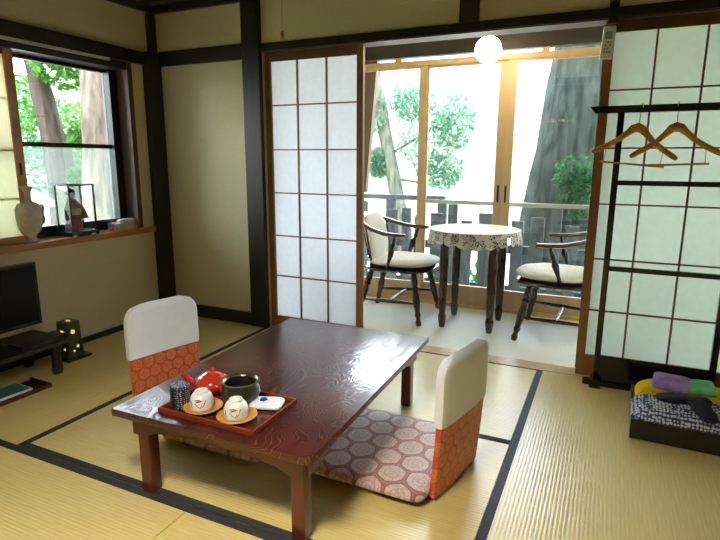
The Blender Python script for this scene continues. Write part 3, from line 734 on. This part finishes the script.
# ------------------------------------------------------------------ on the window sill
SZ = .6925
va = thing('vase', 'cream porcelain vase with two scroll handles on the window sill', 'vase', (-3.092, 2.022, SZ), 1.0); va.scale = (1.12,1.12,1)
MB().lathe([(0,0),(.042,0),(.044,.008),(.032,.022),(.034,.036),(.054,.060),(.066,.095),(.071,.140),(.071,.195),(.056,.224),(.032,.235),(.028,.262),(.030,.290),(.040,.318),(.044,.325),(.038,.325),(.026,.30),(.022,.26),(0,.25)], 40).build('vase_body', 'vase', va, smooth=60)
for s_ in (-1, 1):
    MB().tube([(s_*.060,0,.205),(s_*.070,0,.216),(s_*.077,0,.205),(s_*.076,0,.180),(s_*.070,0,.165),(s_*.077,0,.135),(s_*.072,0,.110),(s_*.064,0,.105)], .007, 8).build('handle', 'gilt', va, smooth=60)
dc = thing('doll_case', 'glass display case with thin black frame and a small doll, on the window sill', 'display case', (-3.092, 2.345, SZ), .0)
cw, cd, chh = .088, .062, .315
bx(-cd-.012, cd+.012, -cw-.012, cw+.012, .0, .030, bev=.002).build('case_base', 'black', dc)
fr = MB()
for sx in (-1, 1):
    for sy in (-1, 1): fr.box(sx*cd-.005, sx*cd+.005, sy*cw-.005, sy*cw+.005, .030, chh)
fr.box(-cd-.006, cd+.006, -cw-.006, -cw+.004, chh, chh+.009).box(-cd-.006, cd+.006, cw-.004, cw+.006, chh, chh+.009)
fr.box(-cd-.006, -cd+.004, -cw, cw, chh, chh+.009).box(cd-.004, cd+.006, -cw, cw, chh, chh+.009)
fr.build('case_frame', 'black', dc)
gs = MB()
for sx in (-1, 1): gs.box(sx*cd-.0008, sx*cd+.0008, -cw+.003, cw-.003, .030, chh)
for sy in (-1, 1): gs.box(-cd+.003, cd-.003, sy*cw-.0008, sy*cw+.0008, .030, chh)
gs.build('case_glass', 'caseglass', dc)
do = thing('doll', 'small standing doll in a dull red robe inside the glass case on the sill', 'doll', (-3.100, 2.325, SZ+.0305), 1.57); do.scale = (1.25,1.25,1.2)
MB().lathe([(0,0),(.040,.001),(.043,.02),(.034,.06),(.024,.10),(.020,.125),(.026,.145),(.024,.160),(.009,.172),(0,.172)], 24).build('robe', 'dollred', do, smooth=60)
MB().puff(.036, .034, .044, n=2.2, res=12, p=2, loc=(0,0,.188)).build('head', 'dollskin', do, smooth=180)
MB().puff(.050, .038, .040, n=2.2, res=12, p=2, loc=(0,.006,.203)).build('hair', 'dolldark', do, smooth=180)
for s_ in (-1, 1): MB().tube([(s_*.022,-.0,.15),(s_*.042,-.012,.115),(s_*.046,-.022,.06)], [.010,.016,.024], 10, flatten=(.5,1)).build('sleeve', 'dollred', do, smooth=60)
bx(-.028, .028, -.03, -.026, .085, .118).build('waist_band', 'gilt', do)
tb = thing('tissue_box', 'tan tissue box with a white tissue on the sill beside the dark window jamb', 'tissue box', (-3.105, 2.745, SZ), .0)
bx(-.055, .055, -.115, .115, 0, .045, bev=.003).build('box_body', 'tissuebox', tb)
MB().puff(.075, .15, .030, n=2.5, res=16, lump=.004, seed=9, loc=(0,0,.052)).build('tissue', 'paperwhite', tb, smooth=180)
o = thing('red_ornament', 'small red ribbon ornament on the sill in front of the tissue box', 'ornament', (-3.075, 2.585, SZ), .4)
MB().puff(.018, .052, .020, n=2.4, res=12, loc=(0,0,.011)).build('bow_body', 'ribbonred', o, smooth=180)
MB().tube([(0,.02,.012),(0,.035,.030),(0,.042,.042)], [.003,.007,.004], 8, flatten=(.5,1)).build('bow_tail', 'ribbonred', o, smooth=60)
for y, lab in ((2.268, 'small added white spot at the foot of the doll case, nearer the vase'), (2.402, 'small added white spot at the foot of the doll case, nearer the tissue box')):
    tag(MB().puff(.022, .044, .012, n=2.2, res=10).build('white_spot', 'porc', smooth=180, loc=(-3.025, y, SZ+.007)), lab, 'ornament', 'added white spots before the doll case')  # flat white pieces added to stand for pale spots at the case base

# ------------------------------------------------------------------ television corner
tt = thing('tv_stand', 'low dark wooden stand under the television by the left wall', 'stand', (-2.84, 1.50, 0), 0)
bx(-.17, .17, -.42, .42, .165, .190, bev=.004).build('stand_top', 'beam', tt)
for sx in (-1, 1):
    for sy in (-1, 1):
        MB().turned((sx*.125, sy*.345, .0), (sx*.125, sy*.345, .166), [(.026,0),(.030,.12),(.024,.5),(.030,1)], 12).build('leg', 'beam', tt, smooth=50)
bx(-.13, .13, -.35, .35, .150, .166).build('apron', 'beam', tt)
tv = thing('television', 'black flat screen television standing on the low dark stand', 'television', (-2.86, 1.50, .1905), 0)
bx(-.022, .018, -.375, .375, .075, .425, bev=.004).build('casing', 'tv', tv)
bx(.017, .020, -.358, .358, .098, .408).build('screen', 'screen', tv)
MB().puff(.16, .34, .016, n=3, res=16, p=8, loc=(0,0,.009)).build('foot', 'tv', tv, smooth=60)
bx(-.016, .010, -.05, .05, .01, .08).build('neck', 'tv', tv)
dv = thing('media_player', 'flat dark box lying on the stand beside the television foot', 'box', (-2.735, 1.77, .1905), 0)
bx(-.06, .06, -.13, .13, 0, .028, bev=.003).build('case', 'tv', dv)
ln = thing('green_lantern', 'small green ceramic lantern with glowing flower holes on the floor by the wall', 'lantern', (-2.855, 2.035, 0), .0)
bx(-.062, .075, -.075, .085, .001, .016, bev=.003).build('stand', 'tray', ln)
def wall_hole(mb, fn, x0, x1): pass
bd = MB()
H0, H1, b0, b1 = .016, .232, .052, .044
vs = [bd.b.verts.new((sx*b, sy*b, z)) for z, b in ((H0, b0), (H1, b1)) for sx, sy in ((-1,-1),(1,-1),(1,1),(-1,1))]
for f in ((0,3,2,1),(4,5,6,7),(0,1,5,4),(1,2,6,5),(2,3,7,6),(3,0,4,7)): bd.b.faces.new([vs[i] for i in f])
bmesh.ops.bevel(bd.b, geom=list(bd.b.edges), offset=.004, segments=2, affect='EDGES')
bd.build('lantern_body', 'lant', ln, smooth=40)
def flower(face, u, z, r, five=True):
    q = MB(); k_ = b0-(b0-b1)*(z-H0)/(H1-H0)
    n = 4
    for k in range(n):
        a = 2*PI*k/n+.4
        du, dz = r*.62*math.cos(a), r*.62*math.sin(a)
        loc = (k_-.001, u+du, z+dz) if face == 'x' else ((u+du, -k_+.001, z+dz) if face == 'y' else (u+du, dz, H1-.001))
        ax = (1,0,0) if face == 'x' else ((0,-1,0) if face == 'y' else (0,0,1))
        q.lathe([(0,0),(r*.5,0),(r*.5,.0025),(0,.0025)], 8, loc, ax)
    q.build('glowing_hole', 'glow', ln)
flower('x', -.008, .172, .013); flower('x', .014, .078, .008); flower('x', -.012, .055, .006)
flower('y', .004, .172, .013); flower('y', .02, .07, .006); flower('z', 0, 0, .010); flower('z', .018, 0, .005)
bk = thing('floor_tray', 'dark red tray holding a teal magazine on the tatami before the television stand', 'tray', (-2.655, 1.50, 0), -.02)
bx(-.085, .085, -.20, .20, .001, .010).build('tray_base', 'tray', bk); bx(.078, .088, -.205, .205, .001, .022).build('tray_rim', 'tray', bk)
bx(-.085, .078, .195, .205, .001, .022).build('tray_rim', 'tray', bk)
mg = thing('magazine', 'teal covered magazine with white page edges lying in the dark red tray', 'magazine', (-2.672, 1.475, .0105), -.04)
bx(-.062, .066, -.165, .150, 0, .010).build('pages', 'paperwhite', mg); bx(-.063, .058, -.166, .142, .010, .012).build('cover', 'magteal', mg)

# ------------------------------------------------------------------ unseen fill lamp added over the middle of the room
pl = thing('fill_pendant', 'added unseen pendant fill lamp, square wooden frame and paper shade, over the middle of the room', 'lamp', (-.75, .35, 1.93), 0)
bx(-.20, .20, -.20, .20, -.005, .0).build('paper_shade', 'shade', pl)
f = MB()
for a in ((-.22,.22,-.22,-.20),(-.22,.22,.20,.22),(-.22,-.20,-.20,.20),(.20,.22,-.20,.20)): f.box(*a, -.20, .10)  # frame sides deepened to hold the fill light off the walls
f.box(-.2, .2, -.2, .2, .06, .07); f.build('wooden_frame', 'brown', pl)
MB().tube([(0,0,.07),(0,0,.29)], .004, 6).build('cord', 'black', pl)

# ------------------------------------------------------------------ outdoors
g = MB(); nx, ny = 60, 60
G = {}
def gz(x, y):
    d = max(0, max(-x-4.5, y-5.6))
    z = -.55 - min(1.2, d*.10)
    if y > 24: z += (y-24)*.32
    if x < -14: z += (-x-14)*.3
    return z + .05*math.sin(x*1.7)*math.cos(y*1.3)
for i in range(nx+1):
    for j in range(ny+1):
        x = -40+70*(i/nx); y = -10+70*(j/ny); G[i,j] = g.b.verts.new((x, y, gz(x, y)))
for i in range(nx):
    for j in range(ny): g.b.faces.new((G[i,j], G[i+1,j], G[i+1,j+1], G[i,j+1]))
def groundmat():
    m, nt, out = newmat('garden_and_far_bank'); b = N(nt, 'ShaderNodeBsdfPrincipled', Roughness=.95)
    tc = N(nt, 'ShaderNodeTexCoord'); sp = N(nt, 'ShaderNodeSeparateXYZ'); nt.links.new(tc.outputs['Object'], sp.inputs[0])
    n = N(nt, 'ShaderNodeTexNoise', Scale=.8, Detail=5); nt.links.new(tc.outputs['Object'], n.inputs['Vector'])
    ma = N(nt, 'ShaderNodeMath', operation='MULTIPLY_ADD'); ma.inputs[1].default_value = 3; nt.links.new(n.outputs['Fac'], ma.inputs[0]); nt.links.new(sp.outputs['Y'], ma.inputs[2])
    mr = N(nt, 'ShaderNodeMapRange'); mr.inputs[1].default_value = 0; mr.inputs[2].default_value = 60; nt.links.new(ma.outputs[0], mr.inputs[0])
    c = ramp(nt, mr.outputs[0], [(.0, (.12,.17,.07)), (.14, (.30,.33,.2)), (.17, (.72,.68,.58)), (.26, (.40,.38,.32)), (.30, (.20,.18,.14)), (.36, (.34,.32,.28)), (.44, (.09,.11,.06)), (1, (.08,.10,.06))])
    nt.links.new(c, b.inputs['Base Color']); nt.links.new(b.outputs[0], out.inputs[0]); return m
struct('ground', g, groundmat(), smooth=180)

def trunk(name, pts, radii, m, label, parent=None, n=18, seed=0):
    rnd = random.Random(seed); q = MB(); P = []; Rr = []
    for i in range(len(pts)-1):
        for k in range(6):
            f = k/6; P.append(Vector(pts[i]).lerp(Vector(pts[i+1]), f)); Rr.append(radii[i]*(1-f)+radii[i+1]*f)
    P.append(Vector(pts[-1])); Rr.append(radii[-1])
    q.tube(P, Rr, n)
    for v in q.b.verts: v.co += Vector((rnd.uniform(-1,1), rnd.uniform(-1,1), 0))*max(Rr)*.045
    return q.build('trunk', m, parent, smooth=180)
def leaves(centers, n, size, m, parent, seed=0, name='foliage', flat_=.5, elong=1.8):
    rnd = random.Random(seed); V = []; F = []
    for k in range(n):
        c = rnd.choice(centers); (cx, cy, cz), (rx, ry, rz_) = c
        while True:
            a, b, d = rnd.uniform(-1,1), rnd.uniform(-1,1), rnd.uniform(-1,1)
            if a*a+b*b+d*d <= 1: break
        p = Vector((cx+a*rx, cy+b*ry, cz+d*rz_)); s = size*rnd.uniform(.6, 1.3)
        e = Euler((rnd.gauss(0, flat_), rnd.gauss(0, flat_), rnd.uniform(0, 6.28))).to_matrix()
        i = len(V)
        for u, v, w in ((-s*elong*.5,0,0),(0,-s*.42,s*.08),(s*elong*.5,0,-s*.1),(0,s*.42,s*.08)): V.append(p + e @ Vector((u,v,w)))
        F.append((i,i+1,i+2,i+3))
    me = bpy.data.meshes.new(name); me.from_pydata(V, [], F); me.materials.append(M[m]); o = bpy.data.objects.new(name, me); COL.objects.link(o)
    if parent: o.parent = parent
    return o
# big leaning trunk behind right door
T1 = thing('tree', 'thick dark leaning tree trunk right behind the verandah glass', 'tree', (0,0,0), 0)
trunk('t', [(-.46,6.4,-.7),(-.42,6.4,.5),(-.26,6.4,1.9),(0,6.4,4.2)], [.52,.49,.46,.38], 'bark', '', T1, 26, 1)
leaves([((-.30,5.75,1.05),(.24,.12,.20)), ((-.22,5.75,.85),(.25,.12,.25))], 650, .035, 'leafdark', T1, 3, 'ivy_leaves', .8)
# slim leaning tree with conifer sprays
T2 = thing('tree', 'slim leaning mossy tree with feathery branches beyond the left glass door', 'tree', (0,0,0), 0)
trunk('t', [(-2.26,6.5,-.7),(-2.37,6.5,.2),(-2.62,6.5,1.3),(-2.83,6.5,2.3),(-3.0,6.5,4.2)], [.12,.11,.085,.075,.05], 'barkthin', '', T2, 12, 2)
MB().tube([(-2.72,6.5,1.75),(-2.9,6.3,1.75),(-3.15,6.1,1.68)], [.03,.022,.015], 7).tube([(-2.6,6.5,1.25),(-2.2,6.6,1.5),(-1.75,6.6,1.75)], [.022,.016,.008], 7).tube([(-2.5,6.5,.95),(-2.2,6.6,.9),(-1.9,6.6,1.0)], [.018,.012,.008], 7).build('branch', 'barkthin', T2, smooth=180)
leaves([((-2.15,6.6,1.45),(.40,.35,.42)), ((-1.80,6.6,1.62),(.28,.3,.36)), ((-1.95,6.6,1.05),(.30,.3,.24)), ((-2.95,6.4,1.75),(.36,.3,.32)), ((-2.35,6.6,1.9),(.3,.3,.25)), ((-2.75,6.5,1.15),(.16,.2,.2))], 3600, .035, 'conifer', T2, 5, 'foliage', .9, 2.6)
# low greenery beyond the fence
for i, (x, y, r, lab) in enumerate([(-1.15, 5.75, .24, 'bright green bush behind the fence, seen under the lace table'), (-2.9, 6.2, .40, 'green bush behind the left end of the garden fence'), (-1.75, 6.0, .22, 'small green bush behind the fence, right of the slim leaning tree'), (-.42, 5.55, .20, 'small bright green bush at the foot of the thick tree trunk')]):
    b_ = thing('bush', lab, 'bush', (x, y, -.6), 0)
    MB().tube([(0,0,0),(.02,0,.35)], [.02,.01], 6).build('stem', 'bark', b_)
    leaves([((0,0,.35),(r,r,.36))], 600, .05, 'fern', b_, 20+i, 'foliage', .8)
# fence
fe = thing('fence', 'low dark picket fence of uneven boards outside the verandah glass', 'fence', (0, 5.2, 0), 0)
rnd = random.Random(4)
fb = MB(); x = -2.9; k = 0
while x < .9:
    w = .095 + .03*((k*7) % 3)/2; h = (.70, .62, .66, .755, .60, .68)[k % 6]
    bx(x, x+w, -.012, .012, -.55, h, bev=.003).build('picket', 'fence', fe); x += w + .042 + .02*((k*5) % 3)/2; k += 1
bx(-3.0, 1.2, .013, .045, .30, .38).build('fence_rail', 'fence', fe); bx(-3.0, 1.2, .013, .045, -.10, -.02).build('fence_rail', 'fence', fe)
ra = thing('handrail', 'weathered horizontal handrail above the left end of the picket fence', 'railing', (0, 5.45, 0), 0)
bx(-3.2, -1.55, -.03, .03, .765, .815, bev=.004).build('rail', 'fence', ra)
for x in (-3.05, -2.2, -1.62): bx(x, x+.09, -.03, .03, -.6, .765).build('post', 'fence', ra)
br = MB().prism([(-2.05,.9),(-1.955,.9),(-1.855,1.99),(-2.3,1.99)], lambda u, v, w: (u, w, v), 4.33, 4.38).build('slanting_board', 'brown'); tag(br, 'slanting brown board outside the glass beside the left paper screen', 'board')

# left window view
T3 = thing('tree', 'thick pale barked tree trunk close outside the left window', 'tree', (0,0,0), 0)
trunk('t', [(-5.5,4.44,-.8),(-5.5,4.52,.4),(-5.5,4.60,1.4),(-5.5,4.66,2.3),(-5.5,4.73,4.2)], [.27,.235,.21,.195,.17], 'barkpale', '', T3, 22, 3)
T4 = thing('tree', 'dark brown trunk standing among green leaves outside the left window', 'tree', (0,0,0), 0)
trunk('t', [(-6.5,4.85,-1),(-6.5,4.80,.9),(-6.5,4.68,1.6),(-6.55,4.55,2.6),(-6.6,4.4,5)], [.30,.20,.13,.10,.08], 'barkbrown', '', T4, 16, 4)
leaves([((-7.1,4.6,1.9),(.4,.6,.5)), ((-7.1,5.6,1.5),(.4,.6,.5)), ((-6.15,4.75,2.3),(.25,.5,.3)), ((-7.1,4.0,1.3),(.4,.5,.5)), ((-6.0,4.9,1.45),(.2,.35,.22)), ((-6.9,5.4,.9),(.3,.5,.4)), ((-6.1,4.85,.95),(.2,.3,.15))], 4200, .065, 'leaf', T4, 8, 'foliage', .6)
for i, (x, y, z, r, m, n, lab) in enumerate([
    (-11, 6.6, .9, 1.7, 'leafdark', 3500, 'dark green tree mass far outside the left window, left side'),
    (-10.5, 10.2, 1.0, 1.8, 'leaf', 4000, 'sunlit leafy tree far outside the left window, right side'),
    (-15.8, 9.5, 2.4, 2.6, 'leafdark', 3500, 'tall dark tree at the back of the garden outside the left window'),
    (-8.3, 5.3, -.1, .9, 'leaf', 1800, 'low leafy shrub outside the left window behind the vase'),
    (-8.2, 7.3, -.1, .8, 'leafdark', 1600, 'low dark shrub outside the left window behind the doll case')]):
    t_ = thing('tree' if r > 1 else 'shrub', lab, 'tree' if r > 1 else 'shrub', (x, y, -1.6), 0)
    MB().tube([(0,0,0),(.1,0,1.6+z)], [.16*r*.6,.06*r*.6], 10).build('trunk', 'bark', t_, smooth=180)
    leaves([((rnd.uniform(-.4,.4)*r, rnd.uniform(-.4,.4)*r, 1.6+z+rnd.uniform(-.5,.5)*r),(r*.7,r*.7,r*.6)) for _ in range(6)], n, .085 if r > 1 else .06, m, t_, 30+i, 'foliage', .7)
sl = thing('stone_lantern', 'grey stone garden lantern among leaves outside the left window', 'stone lantern', (-6.3, 4.12, -1.0), .3)
MB().lathe([(0,0),(.16,0),(.16,.1),(.08,.14),(.08,1.2),(.14,1.28),(.17,1.34),(0,1.34)], 12).build('pillar', 'stone', sl, smooth=30)
bx(-.13, .13, -.13, .13, 1.34, 1.62).build('fire_box', 'stone', sl)
MB().lathe([(.36,1.62),(.34,1.67),(.14,1.80),(.05,1.84),(0,1.90)], 6).build('cap', 'stone', sl)

# ------------------------------------------------------------------ light, camera
w = bpy.data.worlds.new('sky'); S.world = w; w.use_nodes = True; nt = w.node_tree; nt.nodes.clear()
out = nt.nodes.new('ShaderNodeOutputWorld'); bg = nt.nodes.new('ShaderNodeBackground')
tc = nt.nodes.new('ShaderNodeTexCoord'); sx = nt.nodes.new('ShaderNodeSeparateXYZ'); nt.links.new(tc.outputs['Generated'], sx.inputs[0])
cr = ramp(nt, sx.outputs['Z'], [(.0, (.90,.95,1)), (.6, (.72,.86,1))]); nt.links.new(cr, bg.inputs[0])
bg.inputs[1].default_value = 4.2; nt.links.new(bg.outputs[0], out.inputs[0])
su = bpy.data.lights.new('sun', 'SUN'); su.energy = 1.5; su.angle = .02; su.color = (1,.95,.85)
so = bpy.data.objects.new('sun', su); COL.objects.link(so); so.rotation_euler = Vector((.35,-.55,.8)).to_track_quat('Z','Y').to_euler()

cam = bpy.data.cameras.new('camera'); co = bpy.data.objects.new('camera', cam); COL.objects.link(co); S.camera = co
F_, P_, YAW, ROLL = 534, .2015, -.4335, .005
cam.sensor_width = 36; cam.lens = F_/720*36; cam.clip_start = .05; cam.clip_end = 200
cy, sy, cp, spp = math.cos(YAW), math.sin(YAW), math.cos(P_), math.sin(P_)
fw = Vector((sy*cp, cy*cp, -spp)); r = Vector((cy, -sy, 0)); u = r.cross(fw)
r2 = r*math.cos(ROLL)+u*math.sin(ROLL); u2 = -r*math.sin(ROLL)+u*math.cos(ROLL)
co.matrix_world = Matrix(((r2.x,u2.x,-fw.x,0),(r2.y,u2.y,-fw.y,0),(r2.z,u2.z,-fw.z,1.17),(0,0,0,1)))
S.view_settings.view_transform = 'Standard'; S.view_settings.look = 'None'; S.view_settings.gamma = 1
S.view_settings.exposure = 2.2
S.cycles.max_bounces = 10; S.cycles.diffuse_bounces = 6; S.cycles.transparent_max_bounces = 16
S.cycles.sample_clamp_indirect = 6
